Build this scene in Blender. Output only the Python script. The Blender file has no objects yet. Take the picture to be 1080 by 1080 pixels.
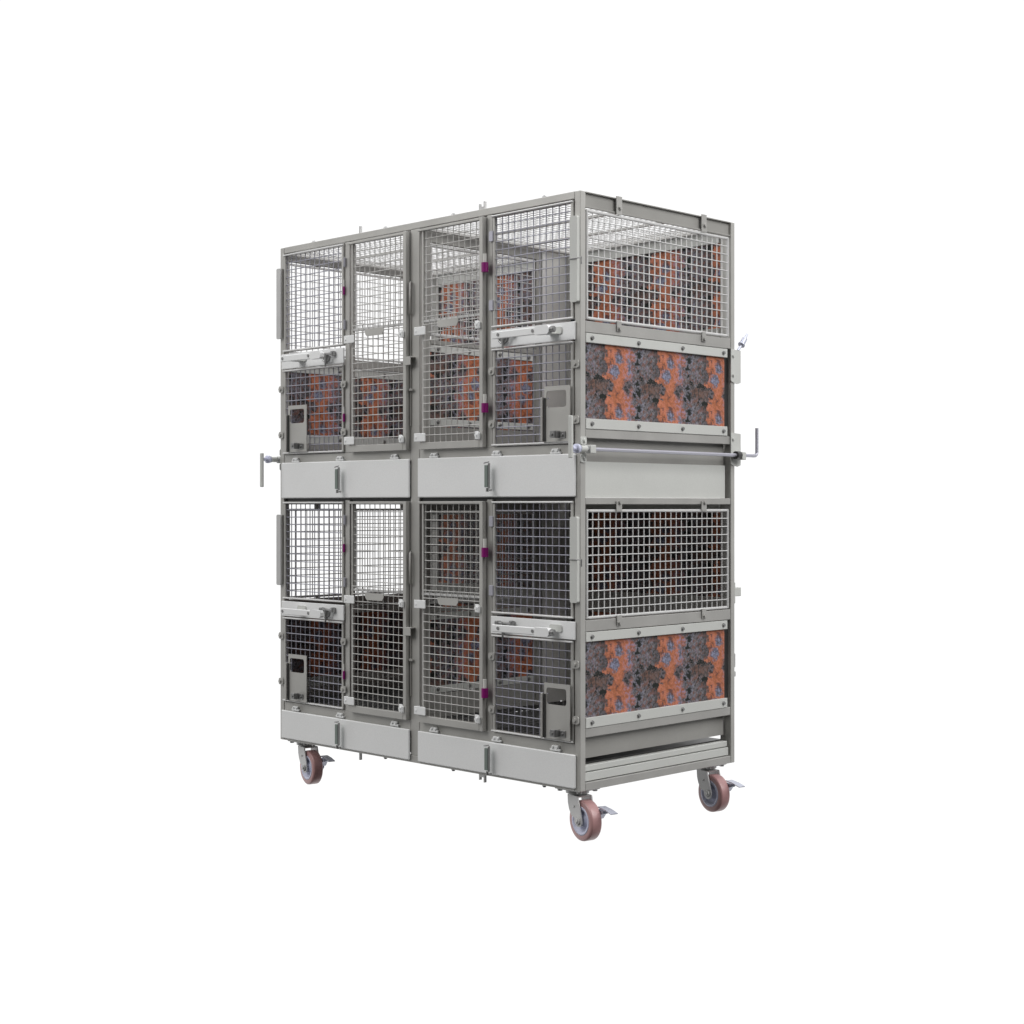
import bpy, math, random
from mathutils import Vector, Matrix
random.seed(4)
S = bpy.context.scene
C = S.collection
W, D, H = 1.490, 0.762, 1.800          # cage width, depth, frame height (metres)
ZB = 0.1575                             # frame bottom above the floor
TIER = 0.900                           # height of one tier

# ------------------------------------------------------------------ mesh helpers
class MB:
    def __init__(s): s.v, s.f, s.sm = [], [], []
    def add(s, vs, fs, smooth=False):
        o = len(s.v); s.v += [tuple(p) for p in vs]
        for f in fs: s.f.append(tuple(i + o for i in f)); s.sm.append(smooth)
        return s
    def box(s, x0, x1, y0, y1, z0, z1, b=0.0):
        if x0 > x1: x0, x1 = x1, x0
        if y0 > y1: y0, y1 = y1, y0
        if z0 > z1: z0, z1 = z1, z0
        b = min(b, (x1-x0)*.45, (y1-y0)*.45, (z1-z0)*.45)
        if b <= 0:
            vs = [(x, y, z) for x in (x0, x1) for y in (y0, y1) for z in (z0, z1)]
            return s.add(vs, [(0,1,3,2),(4,6,7,5),(0,4,5,1),(2,3,7,6),(0,2,6,4),(1,5,7,3)])
        lo, hi = (x0, y0, z0), (x1, y1, z1)
        idx, vs = {}, []
        for c in [(i,j,k) for i in (0,1) for j in (0,1) for k in (0,1)]:
            for a in range(3):
                p = [(hi if c[t] else lo)[t] + (0 if t == a else (-b if c[t] else b)) for t in range(3)]
                idx[(c, a)] = len(vs); vs.append(p)
        fs = []
        for a in range(3):
            u, w = (a+1) % 3, (a+2) % 3
            for sgn in (0, 1):
                q = []
                for (i, j) in ((0,0),(1,0),(1,1),(0,1)):
                    c = [0,0,0]; c[a] = sgn; c[u] = i; c[w] = j; q.append(idx[(tuple(c), a)])
                fs.append(tuple(q) if sgn else tuple(reversed(q)))
            for (i, j) in ((0,0),(1,0),(1,1),(0,1)):      # edge chamfers running along axis a
                c0 = [0,0,0]; c0[u] = i; c0[w] = j; c1 = list(c0); c1[a] = 1
                q = (idx[(tuple(c0),u)], idx[(tuple(c1),u)], idx[(tuple(c1),w)], idx[(tuple(c0),w)])
                fs.append(q if i == j else tuple(reversed(q)))
        for c in [(i,j,k) for i in (0,1) for j in (0,1) for k in (0,1)]:
            q = (idx[(c,0)], idx[(c,1)], idx[(c,2)])
            fs.append(q if (sum(c) % 2) else tuple(reversed(q)))
        return s.add(vs, fs)
    def cyl(s, p0, p1, r, n=12, r1=None, caps=True):
        p0, p1 = Vector(p0), Vector(p1); r1 = r if r1 is None else r1
        d = (p1-p0).normalized()
        a = d.orthogonal().normalized(); b = d.cross(a)
        vs = []
        for p, rr in ((p0, r), (p1, r1)):
            for i in range(n):
                t = 2*math.pi*i/n; vs.append(p + a*rr*math.cos(t) + b*rr*math.sin(t))
        s.add(vs, [(i, (i+1) % n, n+(i+1) % n, n+i) for i in range(n)], n > 5)
        if caps: s.add(vs, [tuple(reversed(range(n))), tuple(range(n, 2*n))])
        return s
    def tube(s, pts, r, n=10):
        pts = [Vector(p) for p in pts]; rings = []; a = None
        for i, p in enumerate(pts):
            d = ((pts[min(i+1, len(pts)-1)]) - pts[max(i-1, 0)]).normalized()
            a = d.orthogonal().normalized() if a is None else (a - d*a.dot(d)).normalized()
            b = d.cross(a)
            rings.append([p + a*r*math.cos(2*math.pi*k/n) + b*r*math.sin(2*math.pi*k/n) for k in range(n)])
        vs = [q for R in rings for q in R]
        fs = [(i*n+k, i*n+(k+1) % n, (i+1)*n+(k+1) % n, (i+1)*n+k) for i in range(len(pts)-1) for k in range(n)]
        s.add(vs, fs, True); s.add(rings[0], [tuple(reversed(range(n)))]); s.add(rings[-1], [tuple(range(n))])
        return s
    def prism(s, poly, origin, eu, ev, ew):
        """polygon in (u, v) extruded along ew"""
        o, eu, ev, ew = Vector(origin), Vector(eu), Vector(ev), Vector(ew)
        n = len(poly)
        vs = [o + eu*u + ev*v for u, v in poly] + [o + eu*u + ev*v + ew for u, v in poly]
        fs = [tuple(reversed(range(n))), tuple(range(n, 2*n))]
        fs += [(i, (i+1) % n, n+(i+1) % n, n+i) for i in range(n)]
        return s.add(vs, fs)
    def lathe(s, prof, c, ax, n=40):
        """profile of (along, radius) about axis ax through c"""
        c, ax = Vector(c), Vector(ax).normalized(); a = ax.orthogonal().normalized(); b = ax.cross(a)
        vs = [c + ax*h + (a*math.cos(2*math.pi*k/n) + b*math.sin(2*math.pi*k/n))*r for h, r in prof for k in range(n)]
        fs = [(i*n+k, i*n+(k+1) % n, (i+1)*n+(k+1) % n, (i+1)*n+k) for i in range(len(prof)-1) for k in range(n)]
        return s.add(vs, fs, True)
    def build(s, name, mat, parent=None, uv=None):
        me = bpy.data.meshes.new(name); me.from_pydata(s.v, [], s.f); me.update()
        import bmesh
        bm = bmesh.new(); bm.from_mesh(me); bmesh.ops.recalc_face_normals(bm, faces=bm.faces)
        bm.to_mesh(me); bm.free()
        me.polygons.foreach_set('use_smooth', s.sm)
        if uv:
            L = me.uv_layers.new(name='metric')
            for lp in me.loops: L.data[lp.index].uv = uv(me.vertices[lp.vertex_index].co)
        me.materials.append(mat)
        o = bpy.data.objects.new(name, me); C.objects.link(o)
        if parent: o.parent = parent
        return o

def rounded(w, h, r, n=4):
    pts = []
    for cx, cy, a0 in ((w-r, h-r, 0), (r, h-r, 90), (r, r, 180), (w-r, r, 270)):
        for i in range(n+1):
            t = math.radians(a0 + 90*i/n); pts.append((cx + r*math.cos(t), cy + r*math.sin(t)))
    return pts

# ------------------------------------------------------------------ materials
def nt(name):
    m = bpy.data.materials.new(name); m.use_nodes = True
    return m, m.node_tree.nodes, m.node_tree.links, m.node_tree.nodes['Principled BSDF']
def metal(name, col, rough=.45, metallic=.0, var=.06, scale=9, spec=.5, grain=.03):
    m, N, L, b = nt(name)
    b.inputs['Roughness'].default_value = rough; b.inputs['Metallic'].default_value = metallic
    b.inputs['Specular IOR Level'].default_value = spec
    tc = N.new('ShaderNodeTexCoord')
    n1 = N.new('ShaderNodeTexNoise'); n1.inputs['Scale'].default_value = scale; n1.inputs['Detail'].default_value = 5
    n2 = N.new('ShaderNodeTexNoise'); n2.inputs['Scale'].default_value = 420; n2.inputs['Detail'].default_value = 1
    L.new(tc.outputs['Object'], n1.inputs['Vector']); L.new(tc.outputs['Object'], n2.inputs['Vector'])
    mr = N.new('ShaderNodeMapRange'); mr.inputs['From Min'].default_value = .3; mr.inputs['From Max'].default_value = .7
    mr.inputs['To Min'].default_value = 1-var; mr.inputs['To Max'].default_value = 1+var
    L.new(n1.outputs['Fac'], mr.inputs['Value'])
    m2 = N.new('ShaderNodeMapRange'); m2.inputs['From Min'].default_value = .3; m2.inputs['From Max'].default_value = .7
    m2.inputs['To Min'].default_value = 1-grain; m2.inputs['To Max'].default_value = 1+grain
    L.new(n2.outputs['Fac'], m2.inputs['Value'])
    mu = N.new('ShaderNodeMath'); mu.operation = 'MULTIPLY'
    L.new(mr.outputs[0], mu.inputs[0]); L.new(m2.outputs[0], mu.inputs[1])
    vm = N.new('ShaderNodeVectorMath'); vm.operation = 'SCALE'; vm.inputs[0].default_value = col
    L.new(mu.outputs[0], vm.inputs['Scale']); L.new(vm.outputs[0], b.inputs['Base Color'])
    r2 = N.new('ShaderNodeMapRange'); r2.inputs['To Min'].default_value = rough-.07; r2.inputs['To Max'].default_value = rough+.09
    L.new(n1.outputs['Fac'], r2.inputs['Value']); L.new(r2.outputs[0], b.inputs['Roughness'])
    return m

M = dict(
    frame=metal('grey_steel_frame', (.485,.480,.460), .42, .35),
    rail=metal('grey_steel_rail', (.44,.435,.42), .42, .35),
    white=metal('pale_sheet_front_lift', (.84,.85,.855), .5, .0, .02, 4),  # front sheets, colour lightened to make up for the weaker front light
    strip=metal('pale_strip', (.58,.59,.57), .5, .0, .02, 6),
    plate=metal('privacy_sheet', (.58,.575,.555), .5, .1, .05, 5),
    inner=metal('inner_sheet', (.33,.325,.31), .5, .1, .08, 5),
    grid=metal('floor_grid', (.10,.10,.10), .6, .1),
    dark=metal('dark_steel', (.07,.07,.07), .4, .5),
    wire=metal('steel_wire', (.40,.40,.46), .35, .55, .02),
    wire_pale=metal('pale_wire', (.70,.70,.70), .4, .25, .02),
    wire_door=metal('door_wire', (.56,.555,.54), .4, .3, .02),
    rod=metal('bright_rod', (.50,.50,.57), .36, .45, .02),
    bolt=metal('zinc_bolt', (.34,.34,.34), .32, .8, .05, 60),
    pull=metal('green_grey_pull', (.19,.23,.21), .45, .2),
    magenta=metal('magenta_cap', (.22,.0,.14), .4, 0, .03),
    cap=metal('pale_cap', (.66,.66,.63), .5),
    tyre=metal('pink_polyurethane', (.46,.26,.26), .33, 0, .05, 20, .6),
    rim=metal('lavender_hub', (.60,.62,.78), .4, .0, .03),
    fork=metal('caster_steel', (.56,.56,.56), .42, .2, .06, 14),
    pedal=metal('pedal_steel', (.56,.58,.68), .35, .4),
)

def pattern_material():
    m, N, L, b = nt('rust_lichen_print')
    b.inputs['Roughness'].default_value = .55; b.inputs['Specular IOR Level'].default_value = .25
    def mt(op, a, c=None, d=None, clamp=False):
        n = N.new('ShaderNodeMath'); n.operation = op; n.use_clamp = clamp
        for i, x in enumerate((a, c, d)):
            if x is None: continue
            if isinstance(x, (int, float)): n.inputs[i].default_value = x
            else: L.new(x, n.inputs[i])
        return n.outputs[0]
    def sstep(x, e0, e1):
        n = N.new('ShaderNodeMapRange'); n.interpolation_type = 'SMOOTHSTEP'
        n.inputs['From Min'].default_value = e0; n.inputs['From Max'].default_value = e1
        L.new(x, n.inputs['Value']); return n.outputs[0]
    def mix(f, a, c):
        n = N.new('ShaderNodeMix'); n.data_type = 'RGBA'
        if isinstance(f, float): n.inputs[0].default_value = f
        else: L.new(f, n.inputs[0])
        for i, x in ((6, a), (7, c)):
            if isinstance(x, tuple): n.inputs[i].default_value = (*x, 1)
            else: L.new(x, n.inputs[i])
        return n.outputs[2]
    uv = N.new('ShaderNodeUVMap'); uv.uv_map = 'metric'
    sp = N.new('ShaderNodeSeparateXYZ'); L.new(uv.outputs[0], sp.inputs[0])
    u, v = sp.outputs[0], sp.outputs[1]                     # in tiles
    tu, tv = mt('MULTIPLY', u, 2*math.pi), mt('MULTIPLY', v, 2*math.pi)
    cu, su, cv, sv = mt('COSINE', tu), mt('SINE', tu), mt('COSINE', tv), mt('SINE', tv)
    cmb = N.new('ShaderNodeCombineXYZ')
    L.new(mt('MULTIPLY', cu, .25), cmb.inputs[0]); L.new(mt('MULTIPLY', su, .25), cmb.inputs[1]); L.new(mt('MULTIPLY', cv, .167), cmb.inputs[2])
    w4 = mt('MULTIPLY', sv, .167)
    def noise(scale, detail=3, rough=.6, seed=0.0):
        n = N.new('ShaderNodeTexNoise'); n.noise_dimensions = '4D'
        n.inputs['Scale'].default_value = scale; n.inputs['Detail'].default_value = detail; n.inputs['Roughness'].default_value = rough
        ad = N.new('ShaderNodeVectorMath'); ad.inputs[1].default_value = (seed, seed*.7, seed*.3)
        L.new(cmb.outputs[0], ad.inputs[0]); L.new(ad.outputs[0], n.inputs['Vector']); L.new(w4, n.inputs['W'])
        return n.outputs['Fac']
    # warped tile coordinates
    nu, nv, nf = noise(9, 4, .65), noise(9, 4, .65, 5.3), noise(34, 3, .7, 2.1)
    du = mt('ADD', mt('MULTIPLY', mt('SUBTRACT', nu, .5), .26), mt('MULTIPLY', mt('SUBTRACT', nf, .5), .09))
    dv = mt('ADD', mt('MULTIPLY', mt('SUBTRACT', nv, .5), .33), mt('MULTIPLY', mt('SUBTRACT', nf, .5), .12))
    wu, wv = mt('FRACT', mt('ADD', u, du)), mt('FRACT', mt('ADD', v, dv))
    def wrapd(x, c):                                         # signed distance to c on the unit circle
        return mt('SUBTRACT', mt('FRACT', mt('ADD', mt('SUBTRACT', x, c), 1.5)), .5)
    def blob(c, r, soft=.35):
        a = mt('DIVIDE', wrapd(wu, c[0]), r[0]); d = mt('DIVIDE', wrapd(wv, c[1]), r[1])
        q = mt('SQRT', mt('ADD', mt('MULTIPLY', a, a), mt('MULTIPLY', d, d)))
        n = N.new('ShaderNodeMapRange'); n.interpolation_type = 'SMOOTHSTEP'
        n.inputs['From Min'].default_value = 1+soft; n.inputs['From Max'].default_value = 1-soft
        L.new(q, n.inputs['Value']); return n.outputs[0]
    def blobs(lst, soft=.35):
        o = None
        for c, r in lst:
            q = blob(c, r, soft); o = q if o is None else mt('MAXIMUM', o, q)
        return o
    fine, mid, sp2, sp3 = noise(17, 4, .7, 1.7), noise(11, 4, .7, 8.8), noise(23, 2, .6, 3.9), noise(12, 3, .65, 6.1)
    # v here runs downward from the top of the tile (see the uv functions)
    base = mix(sstep(fine, .40, .60), (.085,.078,.083), (.215,.195,.21))
    base = mix(mt('MULTIPLY', sstep(sp3, .50, .57), .85), base, (.20,.095,.075))
    base = mix(mt('MULTIPLY', sstep(sp2, .55, .64), .55), base, (.24,.245,.33))
    base = mix(mt('MULTIPLY', sstep(sp2, .45, .38), .55), base, (.016,.018,.018))
    base = mix(mt('MULTIPLY', sstep(noise(11, 3, .6, 4.4), .55, .64), .5), base, (.028,.029,.031))
    base = mix(mt('MULTIPLY', blobs([((.20,.80),(.19,.13)),((.42,.78),(.10,.13))], .6), .75), base, mix(sstep(fine,.40,.6),(.035,.032,.03),(.17,.09,.065)))
    base = mix(mt('MULTIPLY', blobs([((.33,.35),(.05,.30)),((.33,.10),(.05,.10))], .8), .55), base, (.04,.04,.042))
    # orange rust band
    we = mt('ADD', wu, mt('ADD', mt('MULTIPLY', mt('SUBTRACT', noise(6, 2, .5, 7.7), .5), .30), mt('MULTIPLY', mt('SUBTRACT', mid, .5), .20)))
    band = mt('MULTIPLY', sstep(we, .345, .395), sstep(we, .905, .79))
    orange = mix(sstep(mid, .40, .60), (.42,.14,.062), (.56,.20,.12))
    orange = mix(mt('MULTIPLY', sstep(fine, .46, .37), .40), orange, (.13,.05,.035))
    orange = mix(mt('MULTIPLY', sstep(sp2, .46, .40), .25), orange, (.10,.05,.05))
    orange = mix(mt('MULTIPLY', mt('MULTIPLY', sstep(wu, .66, .80), sstep(sp2, .46, .56)), .85), orange, (.34,.26,.38))
    waist = blobs([((.425,.76),(.095,.115)), ((.765,.77),(.085,.15)), ((.40,.93),(.02,.03)), ((.37,.45),(.05,.12))], .25)
    lav = blobs([((.61,.255),(.075,.105)), ((.52,.51),(.085,.12)), ((.795,.42),(.035,.16))], .3)
    veins = blobs([((.61,.115),(.05,.05)), ((.53,.47),(.018,.03)), ((.56,.92),(.015,.05)), ((.47,.31),(.02,.02)), ((.45,.38),(.025,.02)), ((.45,.17),(.025,.02)), ((.58,.20),(.02,.03))], .5)
    lavc = mix(sstep(fine, .40, .60), (.10,.095,.12), (.27,.28,.40))
    wst = mix(sstep(fine, .40, .60), (.025,.025,.027), (.17,.145,.16))
    orange = mix(lav, orange, lavc)
    orange = mix(waist, orange, wst)
    orange = mix(mt('MULTIPLY', veins, .8), orange, (.06,.04,.05))
    col = mix(band, base, orange)
    blk = [((.0,.165),(.055,.07)), ((.965,.32),(.035,.06)), ((.97,.49),(.022,.045)), ((.98,.865),(.04,.075)), ((.93,.70),(.05,.055)),
           ((.90,.92),(.028,.08)), ((.31,.985),(.065,.065)), ((.19,.965),(.022,.055)), ((.21,.63),(.045,.05)), ((.295,.645),(.045,.04)), ((.035,.60),(.03,.03))]
    halo = blobs([(c, (r[0]*1.5, r[1]*1.45)) for c, r in blk[:6]], .2)
    col = mix(mt('MULTIPLY', halo, .65), col, mix(sstep(sp2,.42,.58),(.07,.075,.09),(.27,.28,.36)))
    col = mix(blobs([(c, (r[0]*1.02, r[1]*1.02)) for c, r in blk], .2), col, (.012,.015,.013))
    L.new(col, b.inputs['Base Color'])
    return m
M['print'] = pattern_material()

# ------------------------------------------------------------------ the cage
cage = bpy.data.objects.new('animal_cage', None); C.objects.link(cage)
cage.location = (0, 0, ZB); cage.empty_display_size = .3
cage['label'] = 'tall grey steel wire animal cage rack on pink casters, with rust-patterned side panels'
cage['category'] = 'animal cage'

WR = .0018
def wires(plane, a0, a1, z0, z1, pos, name, mat, parent, pitch=.0268, r=WR, off=1, hole=None):
    """welded mesh; plane 'y' = facing front, 'x' = facing side, 'z' = horizontal; hole = cut-out (a0, a1, z0, z1)"""
    mb = MB()
    n = max(1, round((a1-a0)/pitch)); k = max(1, round((z1-z0)/pitch))
    def pt(a, q, z): return (a, q, z) if plane == 'y' else ((q, a, z) if plane == 'x' else (a, z, q))
    def spans(c, lo, hi, h0, h1, e0, e1):
        if hole and h0 < c < h1: return [(p, q) for p, q in ((lo, e0), (e1, hi)) if q-p > .002]
        return [(lo, hi)]
    h = hole or (0, 0, 0, 0)
    for i in range(n+1):
        a = a0+(a1-a0)*i/n
        for p, q in spans(a, z0, z1, h[0], h[1], h[2], h[3]): mb.cyl(pt(a, pos, p), pt(a, pos, q), r, 6, caps=False)
    for j in range(k+1):
        z = z0+(z1-z0)*j/k
        for p, q in spans(z, a0, a1, h[2], h[3], h[0], h[1]): mb.cyl(pt(p, pos+off*1.9*r, z), pt(q, pos+off*1.9*r, z), r, 6, caps=False)
    return mb.build(name, mat, parent)
def frame4(mb, plane, a0, a1, z0, z1, p0, p1, wa, wz, b=.0012):
    for (s0, s1, t0, t1) in ((a0, a0+wa, z0, z1), (a1-wa, a1, z0, z1), (a0+wa, a1-wa, z0, z0+wz), (a0+wa, a1-wa, z1-wz, z1)):
        if plane == 'y': mb.box(s0, s1, p0, p1, t0, t1, b)
        else: mb.box(p0, p1, s0, s1, t0, t1, b)
    return mb
def door_frame(name, x0, x1, z0, z1, parent):
    """two flat stiles with round rods across top and bottom"""
    f = frame4(MB(), 'y', x0, x1, z0, z1, -.004, .008, .0105, .0065, .0012).build(name, M['frame'], parent)
    for z in (z0+.0036, z1-.0036): MB().cyl((x0-.001, -.0062, z), (x1+.001, -.0062, z), .0030, 14).build('frame_rod', M['wire_pale'], f)
    return f
def hexbolt(mb, p, ax, r=.006, h=.005):
    p, ax = Vector(p), Vector(ax)
    mb.cyl(p, p+ax*.0015, r*1.35, 14); mb.cyl(p+ax*.0015, p+ax*h, r, 6)
    return mb

# --- posts and rails
for (x0, x1, y0, y1) in ((0,.0225,0,.024), (W-.0225,W,0,.024), (0,.045,D-.0205,D), (W-.045,W,D-.0205,D)):
    MB().box(x0, x1, y0, y1, 0, H-.0006, .0014).build('corner_post', M['frame'], cage)
MB().box(.722, .766, .001, .026, .024, H-.0225, .0014).build('centre_post', M['frame'], cage)
MB().box(.726, .764, D-.03, D-.004, .024, H-.0225, .0014).build('centre_post', M['frame'], cage)
for z0, z1, nm in ((H-.0225, H, 'top_rail'), (0, .024, 'bottom_rail')):
    MB().box(.0228, W-.0228, 0.0005, .022, z0, z1, .0014).build(nm, M['frame'], cage)
    MB().box(.0455, W-.0455, D-.021, D-.0005, z0, z1, .0014).build(nm, M['rail'], cage)
for x0 in (.0004, W-.0254):
    MB().box(x0, x0+.025, .0245, D-.021, 0, .0245, .0014).build('bottom_rail', M['rail'], cage)
for t in (0, 1):                                          # narrow jamb posts between feeder doors and main doors
    z0, z1 = (.140 if t == 0 else 1.041), (.876 if t == 0 else H-.023)
    for x0 in (.376, 1.0885):
        MB().box(x0, x0+.0245, .001, .022, z0, z1, .001).build('jamb_post', M['frame'], cage)
    zr = .1105 + t*TIER
    for (x0, x1) in ((.023, .7215), (.7665, W-.023)):
        MB().box(x0, x1, .002, .022, zr-.006, zr+.0305, .001).build('cross_rail', M['frame'], cage)
for (x0, x1) in ((.023, .7215), (.7665, W-.023)):
    MB().box(x0, x1, .0095, .022, .866, .898, .001).build('cross_rail', M['dark'], cage)

# --- side walls (left, right) and the divider
def panel_uv_x(y_off, z_top): return lambda co: ((co.y - y_off)/.250, (z_top - co.z)/.167)
def panel_uv_y(x_off, z_top): return lambda co: ((co.x - x_off)/.270, (z_top - co.z)/.167)

def side_wall(xp, s):
    """xp outer plane, s outward direction"""
    def X(d): return xp + s*d                             # d > 0 is outward
    # top channel
    ch = MB(); ch.box(X(-.013), X(-.009), .0245, D-.021, H-.046, H-.002)
    ch.box(X(-.0089), X(-.0005), .0245, D-.021, H-.004, H-.0005, .0006); ch.box(X(-.0089), X(-.002), .0245, D-.021, H-.048, H-.043, .0006)
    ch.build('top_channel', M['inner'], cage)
    for t in (0, 1):
        o = (t-1)*TIER
        MB().box(X(-.030), X(-.013), .7225, .7405, 1.09+o, 1.3765+o).build('gap_shade_strip', M['dark'], cage)  # dark strip painting in the shade of the gap behind the panel edge
        z0, z1 = (1.4165, 1.748) if t else (.5145, .845)
        fr = frame4(MB(), 'x', .0305, .7325, z0, z1, X(-.010), X(-.001), .008, .0085, .0025).build('side_window', M['wire_pale'], cage)
        wires('x', .036, .727, z0+.004, z1-.004, X(-.007), 'wire_mesh', M['wire_pale'], fr, .0268, .00185, s)
        for y in (.174, .594):
            a, a2 = MB(), MB()
            if t: a.box(X(.0002), X(.0035), y-.0135, y+.0135, H-.052, H+.005, .001)
            else: a.box(X(.0002), X(.0035), y-.0135, y+.0135, z1-.006, z1+.026, .001)
            hexbolt(a, (X(.0035), y+.002, z1+.021), (s,0,0), .006, .006)
            a2.box(X(.0002), X(.0035), y-.011, y+.011, z0-.026, z0+.006, .001)
            hexbolt(a2, (X(.0035), y, z0-.018), (s,0,0), .006, .006)
            a.build('retaining_clip', M['rail'], fr); a2.build('retaining_clip', M['rail'], fr)
        rails = ((1.3775+o, 1.4115+o), (1.060+o, 1.0865+o)) + (((.8605, .8805),) if not t else ())
        for a0, a1 in rails:
            MB().box(X(-.025), X(-.0008), .0245, .7405, a0, a1, .0014).build('side_rail', M['rail'], cage)
        zt, zb = (1.347+o, 1.1185+o)
        pn = MB().box(X(-.012), X(-.009), .0246, .717, zb-.02, zt+.02).build('patterned_panel', M['print'], cage, panel_uv_x(.034, zt+.006))
        for a0, a1 in ((zt, zt+.0285), (zb-.031, zb)):
            q = MB().box(X(-.0085), X(.0012), .0246, .7215, a0, a1, .001)
            q.box(X(-.016), X(-.0125), .0246, .7215, a0, a1, .001)
            q.build('mounting_strip', M['strip'], pn)
            for y in (.051, .267, .484, .699):
                bb = hexbolt(MB(), (X(.0012), y, (a0+a1)/2), (s,0,0), .0052, .006); hexbolt(bb, (X(-.016), y, (a0+a1)/2), (-s,0,0), .0052, .006)
                bb.build('bolt', M['bolt'], pn)
        if t:
            MB().box(X(-.030), X(-.0262), .02, .735, .985, 1.067).build('tray_skirt', M['inner'], cage)
            MB().box(X(-.016), X(-.0125), .0246, .725, .881, .9895).build('side_cover', M['strip'], cage)
        else:
            MB().box(X(-.030), X(-.0262), .02, .735, .0925, .167).build('tray_skirt', M['inner'], cage)
side_wall(W, 1); side_wall(0, -1)

# divider between the two bays
XD = W/2
for t in (0, 1):
    o = (t-1)*TIER
    dv = MB()
    dv.box(XD-.008, XD+.008, .03, .062, 1.04+o, 1.775+o, .001); dv.box(XD-.008, XD+.008, .572, .598, 1.04+o, 1.775+o, .001)
    dv.box(XD-.008, XD+.008, .0622, .5718, 1.740+o, 1.775+o, .001); dv.box(XD-.008, XD+.008, .0622, .5718, 1.398+o, 1.412+o, .001)
    dv.box(XD-.008, XD+.008, .0622, .5718, 1.04+o, 1.062+o, .001)
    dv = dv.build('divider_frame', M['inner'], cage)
    fr = frame4(MB(), 'x', .066, .568, 1.426+o, 1.736+o, XD-.004, XD+.006, .008, .010, .002).build('divider_window', M['wire_pale'], cage)
    wires('x', .072, .562, 1.434+o, 1.730+o, XD, 'wire_mesh', M['wire_pale'], fr, .0268, .0016, 1)
    pn = MB().box(XD-.002, XD+.002, .064, .556, 1.13+o, 1.39+o).build('patterned_panel', M['print'], cage, lambda co, z_=1.217+o: (-(co.y-.158)/.250, .165+(co.z-z_)/.167))
    for a0, a1 in ((1.3725+o, 1.396+o), (1.1255+o, 1.149+o)):
        MB().box(XD+.0025, XD+.0065, .063, .562, a0, a1, .001).build('mounting_strip', M['strip'], pn)
        for y in (.098, .243, .39, .534):
            hexbolt(MB(), (XD+.0065, y, (a0+a1)/2), (1,0,0), .0052, .006).build('bolt', M['bolt'], pn)
    pp = MB().box(XD+.002, XD+.006, .600, .738, 1.045+o, 1.77+o).build('privacy_plate', M['plate'], cage)
    MB().box(XD+.0065, XD+.012, .600, .618, 1.045+o, 1.77+o, .001).build('edge_strip', M['wire_pale'], pp)
    MB().box(XD-.003, XD+.003, .0625, .5715, 1.0625+o, 1.122+o).build('kick_plate', M['inner'], cage)
    # back wall of each bay
    for (x0, x1) in ((.0455, .7255), (.7645, W-.0455)):
        MB().box(x0, x1, D-.026, D-.008, 1.735+o, 1.777+o-(0 if t else .001), .001).build('back_beam', M['strip'], cage)
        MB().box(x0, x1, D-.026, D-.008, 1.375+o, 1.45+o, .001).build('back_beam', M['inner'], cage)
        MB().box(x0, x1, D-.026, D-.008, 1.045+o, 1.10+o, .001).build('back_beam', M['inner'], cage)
        for a0, a1 in ((1.4503+o, 1.7347+o), (1.1003+o, 1.3747+o)):
            MB().box(x0, x1, D-.019, D-.015, a0, a1).build('back_panel', M['print'], cage, panel_uv_y(.775, 1.72+o))
    # floor grids and waste trays
    for (x0, x1) in ((.03, .718), (.772, W-.03)):
        g = MB()
        for yy in (.03, .38, .728): g.box(x0, x1, yy-.006, yy+.006, 1.030+o, 1.041+o, .001)
        g = g.build('floor_frame', M['inner'], cage)
        MB().box(x0, x1, .026, .732, 1.0235+o, 1.0265+o).build('floor_sheet', M['grid'], cage)
        wires('z', x0, x1, .035, .725, 1.0435+o, 'wire_mesh', M['grid'], g, .0268, .0018, 1)
        zt0, zt1 = (.888, .985) if t else (.030, .074)
        tr = MB(); tr.box(x0-.005, x1+.005, .008, .735, zt0, zt0+.004)
        for q in ((x0-.005, x1+.005, .008, .011), (x0-.005, x1+.005, .732, .735)): tr.box(*q, zt0+.0041, zt1)
        for q in ((x0-.005, x0-.002), (x1+.002, x1+.005)): tr.box(*q, .0112, .7318, zt0+.0041, zt1)
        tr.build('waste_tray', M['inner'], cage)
# lower tray shelf seen from the side under the last skirt
for xs in (W, 0):
    s = 1 if xs else -1
    MB().box(xs-s*.030, xs-s*.010, .0246, .735, .055, .0735, .002).build('tray_runner', M['strip'], cage)
    MB().box(xs-s*.028, xs-s*.006, .0246, .735, .027, .0525, .001).build('tray_runner', M['strip'], cage)
MB().box(.031, W-.031, .03, .733, .0745, .0775).build('tray_cover', M['dark'], cage)

# roof
for (x0, x1) in ((.027, .722), (.768, W-.027)):
    fr = MB()
    for yy in (.03, .255, .49, .728): fr.box(x0, x1, yy-.005, yy+.005, H-.028, H-.019, .001)
    for xx in (x0+.005, x1-.005): fr.box(xx-.0055, xx+.0055, .0355, .7225, H-.0285, H-.0195, .001)
    fr = fr.build('roof_frame', M['wire_door'], cage)
    wires('z', x0, x1, .03, .73, H-.0165, 'wire_mesh', M['wire_pale'], fr, .0268, .0013, 1)
MB().box(.736, .754, .0265, D-.031, H-.024, H-.004, .001).build('roof_bar', M['rail'], cage)

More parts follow.
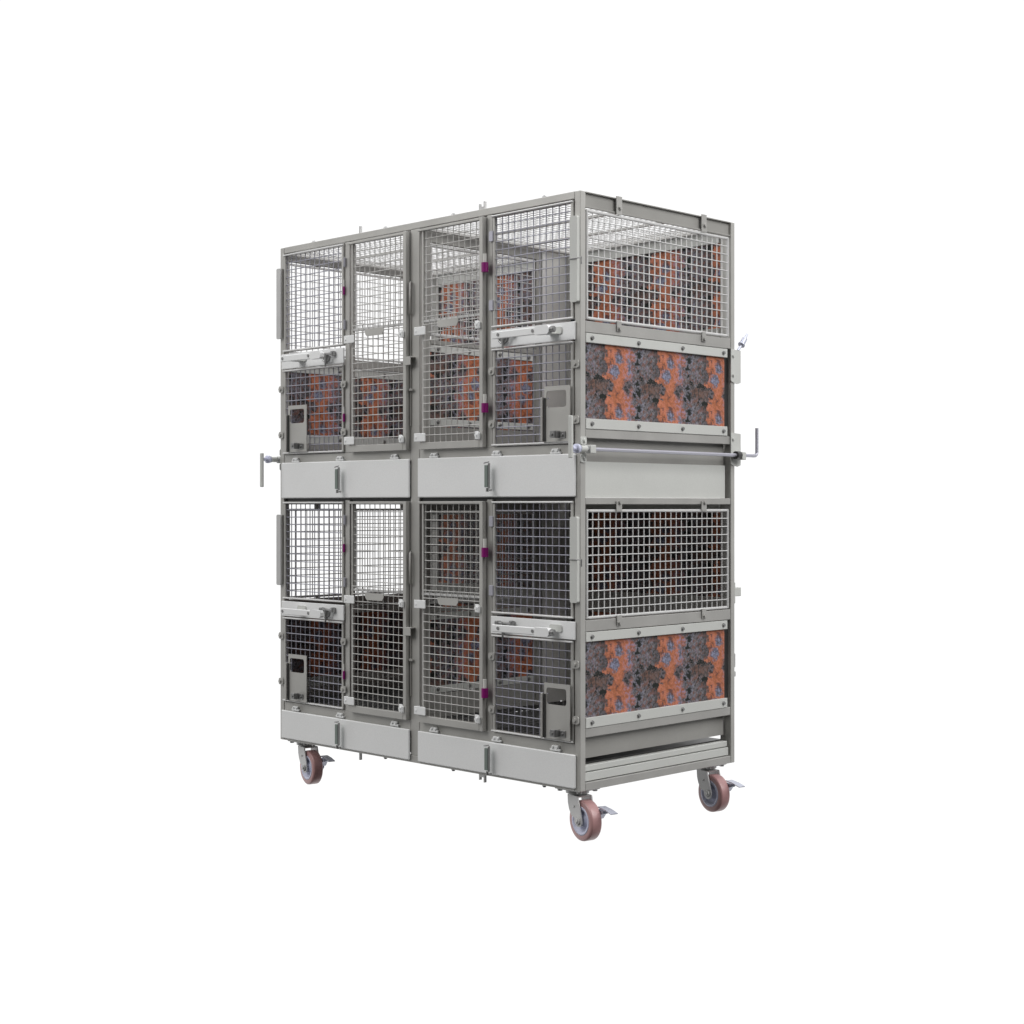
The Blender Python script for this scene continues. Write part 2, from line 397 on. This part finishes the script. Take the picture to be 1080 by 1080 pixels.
# lifting lugs along top and bottom
for z0, s in ((H, 1), (0, -1)):
    for x, w in ((.452, .003), (1.062, .013)):
        lug = MB(); z = z0 + s*.0003
        lug.box(x-w, x+w, .003, .012, z, z+s*.008)
        for q in (-1, 1): lug.box(x+q*w-q*.0045 if w > .004 else x-w, x+q*w if w > .004 else x+w, .003, .012, z+s*.0081, z+s*(.024 if q > 0 or w < .004 else .018)) if (w > .004 or q > 0) else None
        lug.build('lifting_lug', M['fork'], cage)
    for x in (.183, .58, .92, 1.33):
        MB().cyl((x, .012, z0+s*.0003), (x, .012, z0+s*.007), .008, 10, .005).build('rail_stud', M['bolt'], cage)

# --- doors
def mirror(b, x): return x if b == 0 else W - x
def rng(b, a0, a1): return (a0, a1) if b == 0 else (W-a1, W-a0)

for b in (0, 1):
  for t in (0, 1):
    o = (t-1)*TIER
    # upper mesh door
    x0, x1 = rng(b, .026, .3715)
    d = door_frame('upper_door', x0, x1, 1.4165+o, 1.7725+o-(0 if t else .002), cage)
    wires('y', x0+.010, x1-.010, 1.420+o, 1.768+o, .004, 'wire_mesh', M['wire'], d, .0268, .0017, -1)
    # hinge guard on the outer post
    g0, g1 = (-.0075, .0175) if b == 0 else (1.4585, 1.488)
    gd = MB().prism(rounded(g1-g0, .258, .006), (g0, -.0125, 1.4655+o), (1,0,0), (0,0,1), (0,.012 if b else .004,0))
    gd = gd.build('hinge_guard', M['fork'] if b == 0 else M['strip'], d)
    pin = MB()
    if b: pin.cyl((1.4595, -.0145, 1.596+o), (1.508, -.0145, 1.595+o), .0022, 8); pin.cyl((1.508, -.0145, 1.597+o), (1.508, -.0145, 1.575+o), .0022, 8)
    else: pin.box(.0178, .0198, -.0085, -.0005, 1.468+o, 1.722+o)
    pin.build('hinge_pin', M['inner'] if b == 0 else M['bolt'], d)
    # latch plate, proud bar on an arm, wing latch
    p0, p1 = rng(b, .0165, .3765)
    pl = MB().box(p0, p1, -.008, -.001, 1.354+o, 1.4085+o, .0015).build('latch_plate', M['white'], cage)
    YB = -.090
    l0, l1 = (.120, .355) if b == 0 else (1.2025, 1.4475)
    bar = MB().box(l0, l1-.058, YB, YB+.006, 1.3685+o, 1.391+o, .002)
    bar.prism([(0,.002),(.003,0),(.052,0),(.058,.006),(.058,.018),(.052,.0255),(0,.0255)], (l1-.0578, YB-.003, 1.367+o), (1,0,0), (0,0,1), (0,.016,0))
    bar.build('latch_bar', M['white'], pl)
    for xb in ((.134, .2835) if b == 0 else (1.2305, 1.3785)):
        MB().cyl((xb, YB, 1.3805+o), (xb, YB-.002, 1.3805+o), .0052, 14).build('bolt', M['bolt'], pl)
    a0, a1 = (.124, .160) if b == 0 else (1.372, 1.408)
    arm = MB().box(a0, a1, YB+.0065, -.0085, 1.374+o, 1.378+o, .0008)
    arm.prism(rounded(.050, .022, .006), (a0+.002 if b else a0-.006, -.0125, 1.3745+o), (1,0,0), (0,0,1), (0,.004,0))
    arm.build('latch_arm', M['strip'], pl)
    if b:
        kn = MB()
        for k in range(3): kn.cyl((l1+.001+.005*k, YB+.006, 1.380+o), (l1+.004+.005*k, YB+.006, 1.380+o), .0095, 12)
        kn.cyl((l1-.001, YB+.006, 1.380+o), (l1+.016, YB+.006, 1.380+o), .006, 10)
        kn.build('latch_knob', M['bolt'], pl)
    xw = mirror(b, .301)
    wl = MB()
    wl.cyl((xw-.034, -.022, 1.390+o), (xw+.030, -.022, 1.390+o), .0042, 8)
    wl.box(xw-.040, xw-.024, -.027, -.009, 1.379+o, 1.396+o, .002); wl.box(xw+.022, xw+.036, -.025, -.009, 1.382+o, 1.399+o, .002)
    wl.cyl((xw-.006, -.023, 1.394+o), (xw-.006, -.023, 1.346+o), .0036, 8)
    for q in (-1, 1): wl.tube([(xw-.006+q*.022, -.02, 1.382+o), (xw-.006+q*.018, -.02, 1.370+o), (xw-.006+q*.008, -.02, 1.364+o)], .0035, 8)
    wl.cyl((xw-.006, -.018, 1.388+o), (xw-.006, -.018, 1.356+o), .009, 10, .005)
    wl.build('wing_latch', M['bolt'], pl)
    # feeder door below
    f0, f1 = (.0675, .1745) if b == 0 else (1.3545, 1.4600)
    d2 = door_frame('feeder_door', x0, x1, 1.0435+o, 1.3505+o, cage)
    wires('y', x0+.010, x1-.010, 1.048+o, 1.346+o, .004, 'wire_mesh', M['wire'], d2, .0268, .0018, -1, hole=(f0+.004, f1-.004, 1.040+o, 1.212+o))
    for xx in (mirror(b, .013), mirror(b, .374)):
        for zz in (1.281, 1.114):
            tb = MB().prism(rounded(.026, .024, .007), (xx-.013, -.0078, zz-.012+o), (1,0,0), (0,0,1), (0,.0035,0))
            tb.cyl((xx-.003, -.0078, zz+o), (xx-.003, -.0125, zz+o), .0058, 12)
            tb.build('door_tab', M['frame'], d2)
    y0 = -.0145
    hx0, hx1, hz0, hz1 = f0+.0095, f1-.0135, 1.154, 1.2045
    fp = MB()
    fp.box(f0, hx0, y0, y0+.003, 1.050+o, 1.2185+o); fp.box(hx1, f1, y0, y0+.003, 1.050+o, 1.2185+o)
    fp.box(hx0, hx1, y0, y0+.003, 1.050+o, hz0+o); fp.box(hx0, hx1, y0, y0+.003, hz1+o, 1.2185+o)
    for cx_, cz_, sx, sz in ((hx0, hz0, 1, 1), (hx1, hz0, -1, 1), (hx0, hz1, 1, -1), (hx1, hz1, -1, -1)):
        rf = .009
        arc = [(cx_+sx*(rf-rf*math.sin(q*math.pi/12)), cz_+sz*(rf-rf*math.cos(q*math.pi/12))) for q in range(7)]
        fp.prism([(cx_-sx*.0003, cz_-sz*.0003)] + arc, (0, y0+.0001, o), (1,0,0), (0,0,1), (0,.0028,0))
    fp = fp.build('feeder_plate', M['frame'], d2)
    gs = MB().box(f0-.0075, f0-.0005, y0-.010, y0-.004, 1.050+o, 1.186+o, .0012); gs.box(f0-.0075, f0-.004, y0-.0038, y0+.006, 1.05+o, 1.186+o)
    gs.build('slide_guide', M['frame'], fp)
    sh = MB().box(f0+.0002, f0+.0065, y0-.004, y0-.0006, 1.052+o, 1.184+o); sh.build('guide_slot', M['dark'], fp)
    cl = MB().box(f0+.044, f0+.064, y0-.022, y0-.019, 1.060+o, 1.082+o, .001); cl.box(f0+.0625, f0+.066, y0-.0188, y0-.0005, 1.060+o, 1.082+o)
    cl.box(f0+.0662, f0+.090, y0-.004, y0-.0005, 1.060+o, 1.080+o, .001); hexbolt(cl, (f0+.079, y0-.004, 1.069+o), (0,-1,0), .0036, .004)
    hexbolt(cl, (f0+.029, y0-.0001, 1.068+o), (0,-1,0), .0036, .004); hexbolt(cl, (f0+.053, y0-.022, 1.071+o), (0,-1,0), .0034, .003)
    cl.build('plate_catch', M['bolt'], fp)
    # main sliding door (same hand in both bays)
    m0 = .414 if b == 0 else .782; m1 = m0 + .306
    zt = 1.7715+o-(0 if t else .001)
    md = MB()
    md.box(m0+.006, m0+.014, -.008, .004, 1.0415+o, zt, .001); md.box(m1-.0165, m1, -.018, -.0008, 1.0415+o, zt, .0012)
    md.box(m0+.0002, m1-.0167, -.018, -.002, 1.0415+o, 1.0645+o, .0012); md.box(m0-.012, m1-.0167, -.012, -.002, zt-.008, zt, .0012)
    md.box(m1-.0165, m1+.0012, .0005, .020, 1.0415+o, zt, .001) if b == 0 else md.box(m1-.0165, m1+.0003, .0005, .020, 1.0415+o, zt, .001)
    md = md.build('main_door', M['frame'], cage)
    wires('y', m0+.020, m1-.018, 1.062+o, 1.478+o, -.011, 'wire_mesh', M['wire_door'], md, .0268, .0016, -1)
    gl = MB().box(m0+.002, m1-.017, -.006, .001, 1.4605+o, 1.468+o, .0015); gl.box(m0+.004, m0+.011, .0042, .010, 1.47+o, zt-.009); gl.box(m1-.03, m1-.0175, -.0005, .006, 1.47+o, zt-.009)
    gl = gl.build('sliding_panel', M['wire_pale'], md)
    wires('y', m0+.018, m1-.020, 1.468+o, zt-.008, -.001, 'wire_mesh', M['wire_door'], md, .0268, .0016, -1)
    tx = m0+.106
    MB().prism([(0,.024),(.098,.024),(.098,.012),(.090,0),(.010,0),(.002,.008)], (tx, -.030, 1.4345+o), (1,0,0), (0,0,1), (0,.003,0)).build('pull_tab', M['frame'], md)
    for zz in (1.418, 1.067):
        hc = MB().box(m0-.014, m0+.042, -.026, -.0225, zz+o, zz+.0275+o, .0015); hc.box(m0-.014, m0-.010, -.0223, -.0005, zz+.001+o, zz+.0265+o)
        hc.cyl((m0-.004, -.026, zz+.014+o), (m0-.004, -.028, zz+.014+o), .004, 12)
        hc.build('hinge_clip', M['white'], md)
        kc = MB().box(m1-.031, m1-.015, -.023, -.0185, zz+o, zz+.026+o, .001); kc.box(m1-.0148, m1-.007, -.030, -.0185, zz-.002+o, zz+.022+o, .003)
        kc.cyl((m1-.020, -.023, zz+.013+o), (m1-.020, -.031, zz+.013+o), .005, 10)
        kc.build('keeper_clip', M['white'], md)
    # hinges and magenta capped pins on the jamb post
    for zz in (1.690, 1.472):
        hb = MB().box(mirror(b, .376)-(.009 if b else -.001), mirror(b, .376)+(.009 if b else .006), -.008, -.0005, zz+o, zz+.033+o, .001)
        hb.build('door_hinge', M['rod'], d)
    for zz in (1.594, 1.150):
        lp = MB()
        if b: lp.cyl((1.100, -.020, zz+.030+o), (1.100, -.020, zz+.058+o), .0058, 14); q = MB().cyl((1.100, -.020, zz+o), (1.100, -.020, zz+.0298+o), .0112, 16)
        else: lp.cyl((.372, -.002, zz+.0285+o), (.372, -.002, zz+.052+o), .003, 10); q = MB().cyl((.3745, -.004, zz+o), (.3745, -.004, zz+.028+o), .0045, 12)
        lp = lp.build('lock_pin', M['cap'], cage); q.build('pin_cap', M['magenta'], lp)
    # transfer slide between main door and centre post
    if b == 0:
        sl = MB().box(.7235, .7285, -.004, .0008, 1.12+o, 1.605+o, .001)
        sl.tube([(.7295,-.006,1.600+o),(.7335,-.012,1.598+o),(.7335,-.012,1.500+o),(.7295,-.006,1.496+o)], .0035, 8)
        sl.box(.7235, .742, -.010, -.004, 1.238+o, 1.246+o, .001)
        sl.build('transfer_slide', M['inner'], cage)
        MB().box(.716, .746, -.0215, -.0188, 1.324+o, 1.352+o, .001).box(.722, .746, -.0186, -.0005, 1.348+o, 1.352+o, .001).build('slide_bracket', M['frame'], cage)
    # tray front
    c0, c1 = rng(b, .0148, .7245)
    tz0, tz1 = (.883, 1.0125) if t else (.008, .110)
    tp = MB().box(c0, c1, -.0085, -.0006, tz0, tz1, .003).build('tray_front', M['white'], cage)
    xc = (c0+c1)/2; hz0, hz1 = (.908, .984) if t else (.018, .094)
    hp = MB().box(xc-.010, xc+.006, -.0335, -.0255, hz0+.006, hz1, .0015); hp.build('pull_handle', M['pull'], tp)
    cpz = MB().box(xc+.0062, xc+.009, -.0335, -.024, hz0+.002, hz1+.006, .001); cpz.tube([(xc-.014, -.030, hz1+.006), (xc-.002, -.033, hz1+.008), (xc+.008, -.030, hz1+.010)], .0022, 6)
    cpz.cyl((xc+.006, -.0345, hz0+.004), (xc+.006, -.0345, hz0-.008), .0045, 8); cpz.cyl((xc+.012, -.030, hz0-.003), (xc+.018, -.030, hz0-.003), .0035, 8)
    cpz.build('handle_bracket', M['bolt'], tp)
    for xh in (.098, .353, .646):
        xx = mirror(b, xh); zz = .117 + t*TIER
        hh = MB().box(xx-.021, xx+.021, -.0075, .001, zz-.004, zz+.003, .001); hh.box(xx-.014, xx+.014, -.0065, .001, zz+.0032, zz+.0125, .001)
        for q in (-1, 1): hexbolt(hh, (xx+q*.009, -.0065, zz+.007), (0,-1,0), .0034, .004)
        hh.build('tray_hinge', M['white'], tp)

# --- locking rods along both sides
def locking_rod(xr, s, visible_bend):
    z = 1.0255
    pts = [(xr, -.068, z), (xr, .840, z-.002)]
    arc = [(xr, .840+.013*math.sin(a), z-.002+.013*(1-math.cos(a))) for a in [math.pi/2*i/5 for i in range(1, 6)]]
    rd = MB().tube(pts+arc+[(xr, .853, 1.117)], .0058, 12).build('locking_rod', M['rod'], cage)
    hz = (.997, 1.122) if s > 0 else (.924, 1.048)
    MB().box(xr-.0065, xr+.0065, -.0735, -.0625, hz[0], hz[1], .002).build('rod_handle', M['strip'], rd)
    k = MB().cyl((xr, -.062, z), (xr, -.030, z), .0065, 12); k.lathe([(-.006, .004), (-.0055, .014), (.0055, .014), (.006, .004)], (xr, -.041, z), (0,1,0), 16)
    k.build('rod_knob', M['rim'], rd)
    MB().cyl((xr-.004, -.046, z), (xr-.004, -.058, z), .0055, 10, .003).build('index_button', M['magenta'], rd)
    cb = MB().cyl((xr, -.028, z), (xr, -.001, z), .010, 14); cb.box(xr-.012, xr+.012, .006, .032, z-.013, z+.012, .0015)
    cb.cyl((xr, -.030, z), (xr, -.0285, z), .012, 14)
    q0, q1 = (W+.0005, W+.004) if s > 0 else (-.004, -.0005)
    for a0, a1 in ((z+.013, z+.038), (z-.040, z-.014)):
        cb.prism(rounded(.025, a1-a0, .006), (q0, -.001, a0), (0,1,0), (0,0,1), (q1-q0,0,0)); hexbolt(cb, (q1 if s > 0 else q0, .013, (a0+a1)/2), (s,0,0), .0055, .006)
    cb.build('rod_bracket', M['strip'], rd)
    rb = MB().box(xr-.013, xr+.013, .756, .777, z-.017, z+.009, .002); rb.build('rod_guide', M['strip'], rd)
    MB().cyl((xr, .735, z-.002), (xr, .7558, z-.002), .0135, 14).build('rod_seal', M['dark'], rd)
locking_rod(W+.024, 1, True); locking_rod(-.020, -1, False)

# plates and lever at the rear edge of both sides
for xs, s in ((W, 1), (0, -1)):
    for a0, a1, hasl in ((1.268, 1.377, True), (.992, 1.099, False)):
        q0, q1 = (xs+s*.0005, xs+s*.004)
        pb = MB().prism([(.006,0),(.036,-.006),(.053,-.001),(.053,a1-a0-.003),(0,a1-a0),(0,.004)], (min(q0,q1), .737, a0), (0,1,0), (0,0,1), (.0035,0,0))
        for zz in (a0+.022, a1-.022): hexbolt(pb, (xs+s*.004, .748, zz), (s,0,0), .005, .005)
        pb = pb.build('rear_plate', M['strip'], cage)
        if hasl:
            lv = MB().cyl((xs, .780, 1.375), (xs, .800, 1.396), .0045, 8); lv.cyl((xs, .7985, 1.3945), (xs, .801, 1.397), .0125, 12)
            lv.cyl((xs, .8012, 1.3972), (xs, .818, 1.417), .010, 12, .009); lv.cyl((xs, .818, 1.417), (xs, .832, 1.434), .0055, 10, .0035)
            lv.build('lever_knob', M['pedal'], pb)
    rb = MB().box(xs-s*.030, xs-s*.001, D+.0005, D+.006, .53, .60, .001); rb.box(xs-s*.024, xs-s*.003, D+.0062, .803, .553, .583, .002); rb.build('rear_catch', M['strip'], cage)
    MB().box(xs-s*.024, xs-s*.003, D+.0005, D+.012, .315, .365, .004).box(xs-s*.018, xs-s*.003, D+.0005, D+.012, .285, .303, .002).build('rear_hasp', M['fork'], cage)

# --- casters
A = math.radians(12)
AX = Vector((-math.sin(A), -math.cos(A), 0)); RL = Vector((math.cos(A), -math.sin(A), 0)); UP = Vector((0,0,1))
def caster(kx, ky):
    k = Vector((kx, ky, 0)); R = .0615; wc = k + RL*.042 + UP*(R-ZB)
    pl = MB().box(kx-.052, kx+.052, ky-.046, ky+.046, -.007, -.0005, .001)
    for dx in (-.04, .04):
        for dy in (-.035, .035): pl.cyl((kx+dx, ky+dy, -.007), (kx+dx, ky+dy, -.013), .008, 6)
    pl.cyl((kx, ky, -.0072), (kx, ky, -.018), .036, 24); pl.cyl((kx, ky, -.018), (kx, ky, -.026), .030, 24, .026)
    pl = pl.build('caster', M['fork'], cage)
    fk = MB(); hh = wc.z
    fk.prism([(-.012,-.027),(.036,-.027),(.038,-.0225),(-.014,-.0225)], k - AX*.026 + UP*.0, RL, UP, AX*.052)
    for s in (1, -1):
        o = k + AX*(s*.0255) - AX*.002
        out = [(-.014,-.023),(.038,-.023),(.046,-.048),(.056,-.078),(.0605,hh)]
        for i in range(1, 8):
            a = -math.pi*i/8; out.append((.042+.0185*math.cos(a), hh+.0185*math.sin(a)))
        out += [(.0220,hh+.006),(.006,-.084),(-.006,-.066),(-.012,-.048)]
        fk.prism(out, o, RL, UP, AX*.004)
        c = wc + AX*(s*.0275); fk.cyl(c, c+AX*(s*.006), .0115, 6); fk.cyl(c+AX*(s*.006), c+AX*(s*.010), .006, 10)
        c2 = k + RL*.020 + UP*(-.055) + AX*(s*.0275); fk.cyl(c2, c2+AX*(s*.003), .0032, 8)
    fk.build('fork', M['fork'], pl)
    h = .0195
    MB().lathe([(-h,R*.70),(-h,R*.90),(-h+.001,R*.935),(-h+.0025,R*.965),(-h+.0035,R*.99),(-h+.006,R),(h-.006,R),(h-.0035,R*.99),(h-.0025,R*.965),(h-.001,R*.935),(h,R*.90),(h,R*.70)], wc, AX, 56).build('tyre', M['tyre'], pl)
    MB().lathe([(-.012,.004),(-.018,.013),(-.018,.018),(-.010,.022),(-.010,.033),(-h-.0005,.037),(-h-.0005,R*.715),(h+.0005,R*.715),(h+.0005,.037),(.010,.033),(.010,.022),(.018,.018),(.018,.013),(.012,.004)], wc, AX, 48).build('rim', M['rim'], pl)
    pd = MB()
    c = wc + UP*.038 - AX*.028 - RL*.044
    pd.prism([(.050,-.004),(.085,.004),(.120,.000),(.148,-.007),(.148,-.0045),(.120,.003),(.085,.0075),(.050,0)], c - AX*.016, RL, UP, AX*.026)
    pd.prism([(.066,-.036),(.082,-.030),(.094,-.016),(.104,-.012),(.104,-.003),(.062,-.004)], c - AX*.012, RL, UP, AX*.020)
    pd.prism([(.058,-.052),(.072,-.040),(.070,-.020),(.060,-.016)], c - AX*.010, RL, UP, AX*.016)
    pd.build('brake_pedal', M['pedal'], pl)
for kx in (.071, W-.071):
    for ky in (.065, D-.065): caster(kx, ky)

# ------------------------------------------------------------------ setting: added floor sheet, fully see-through so that no shadow shows on it
def see_through():
    m = bpy.data.materials.new('see_through_floor'); m.use_nodes = True
    N, L = m.node_tree.nodes, m.node_tree.links; N.clear()
    o = N.new('ShaderNodeOutputMaterial'); t = N.new('ShaderNodeBsdfTransparent'); L.new(t.outputs[0], o.inputs['Surface'])
    return m
fl = MB().add([(-9,-9,0),(11,-9,0),(11,11,0),(-9,11,0)], [(0,1,2,3)]).build('floor', see_through()); fl['kind'] = 'structure'

# ------------------------------------------------------------------ world: bright white cove behind the cage, dim studio behind the camera
FW = Vector((-1, 1, 0)).normalized(); RT = Vector((1, 1, 0)).normalized()
wd = bpy.data.worlds.new('World'); S.world = wd; wd.use_nodes = True
N, L = wd.node_tree.nodes, wd.node_tree.links
bg = N['Background']
tc = N.new('ShaderNodeTexCoord')
dt = N.new('ShaderNodeVectorMath'); dt.operation = 'DOT_PRODUCT'; dt.inputs[1].default_value = FW
L.new(tc.outputs['Generated'], dt.inputs[0])
mr = N.new('ShaderNodeMapRange'); mr.interpolation_type = 'SMOOTHSTEP'
mr.inputs['From Min'].default_value = -.10; mr.inputs['From Max'].default_value = .45
L.new(dt.outputs['Value'], mr.inputs['Value'])
mx = N.new('ShaderNodeMix'); mx.data_type = 'RGBA'
mx.inputs[6].default_value = (.07,.07,.068,1); mx.inputs[7].default_value = (1.06,1.06,1.06,1)
L.new(mr.outputs[0], mx.inputs[0]); L.new(mx.outputs[2], bg.inputs['Color']); bg.inputs['Strength'].default_value = 1.0

def area(name, loc, target, size, power, col):
    l = bpy.data.lights.new(name, 'AREA'); l.shape = 'RECTANGLE'; l.size, l.size_y = size; l.energy = power; l.color = col
    o = bpy.data.objects.new(name, l); C.objects.link(o); o.location = loc
    o.rotation_euler = (Vector(target)-Vector(loc)).to_track_quat('-Z', 'Y').to_euler()
    return o
area('overhead_softbox', (.9, .2, 5.2), (.8, .35, 1), (3.0, 3.0), 90, (.94,.95,1))
area('front_softbox', (-1.6, -6.2, 6.4), (.75, .0, .9), (6.5, 6.5), 475, (1,.985,.965))
area('side_softbox', (7.4, 1.2, 5.8), (1.4, .4, .8), (6, 6), 590, (1,.99,.975))

# ------------------------------------------------------------------ camera
F = 1637/1080
cam = bpy.data.cameras.new('camera'); co = bpy.data.objects.new('camera', cam); C.objects.link(co); S.camera = co
cam.sensor_width = 36; cam.sensor_fit = 'HORIZONTAL'; cam.lens = 36*F; cam.shift_y = -7/1080
dN = 1637*H/635.2
P = Vector((W, 0, 0)) - FW*dN - RT*(72/1637*dN)
co.location = (P.x, P.y, ZB + (835.5-533)/1637*dN)
co.rotation_euler = FW.to_track_quat('-Z', 'Y').to_euler()
cam.clip_start = .05; cam.clip_end = 200
S.render.engine = 'CYCLES'
S.render.resolution_x = S.render.resolution_y = 1024
S.view_settings.view_transform = 'Standard'; S.view_settings.look = 'None'
S.view_settings.exposure = 0; S.view_settings.gamma = 1; S.view_settings.use_curve_mapping = False
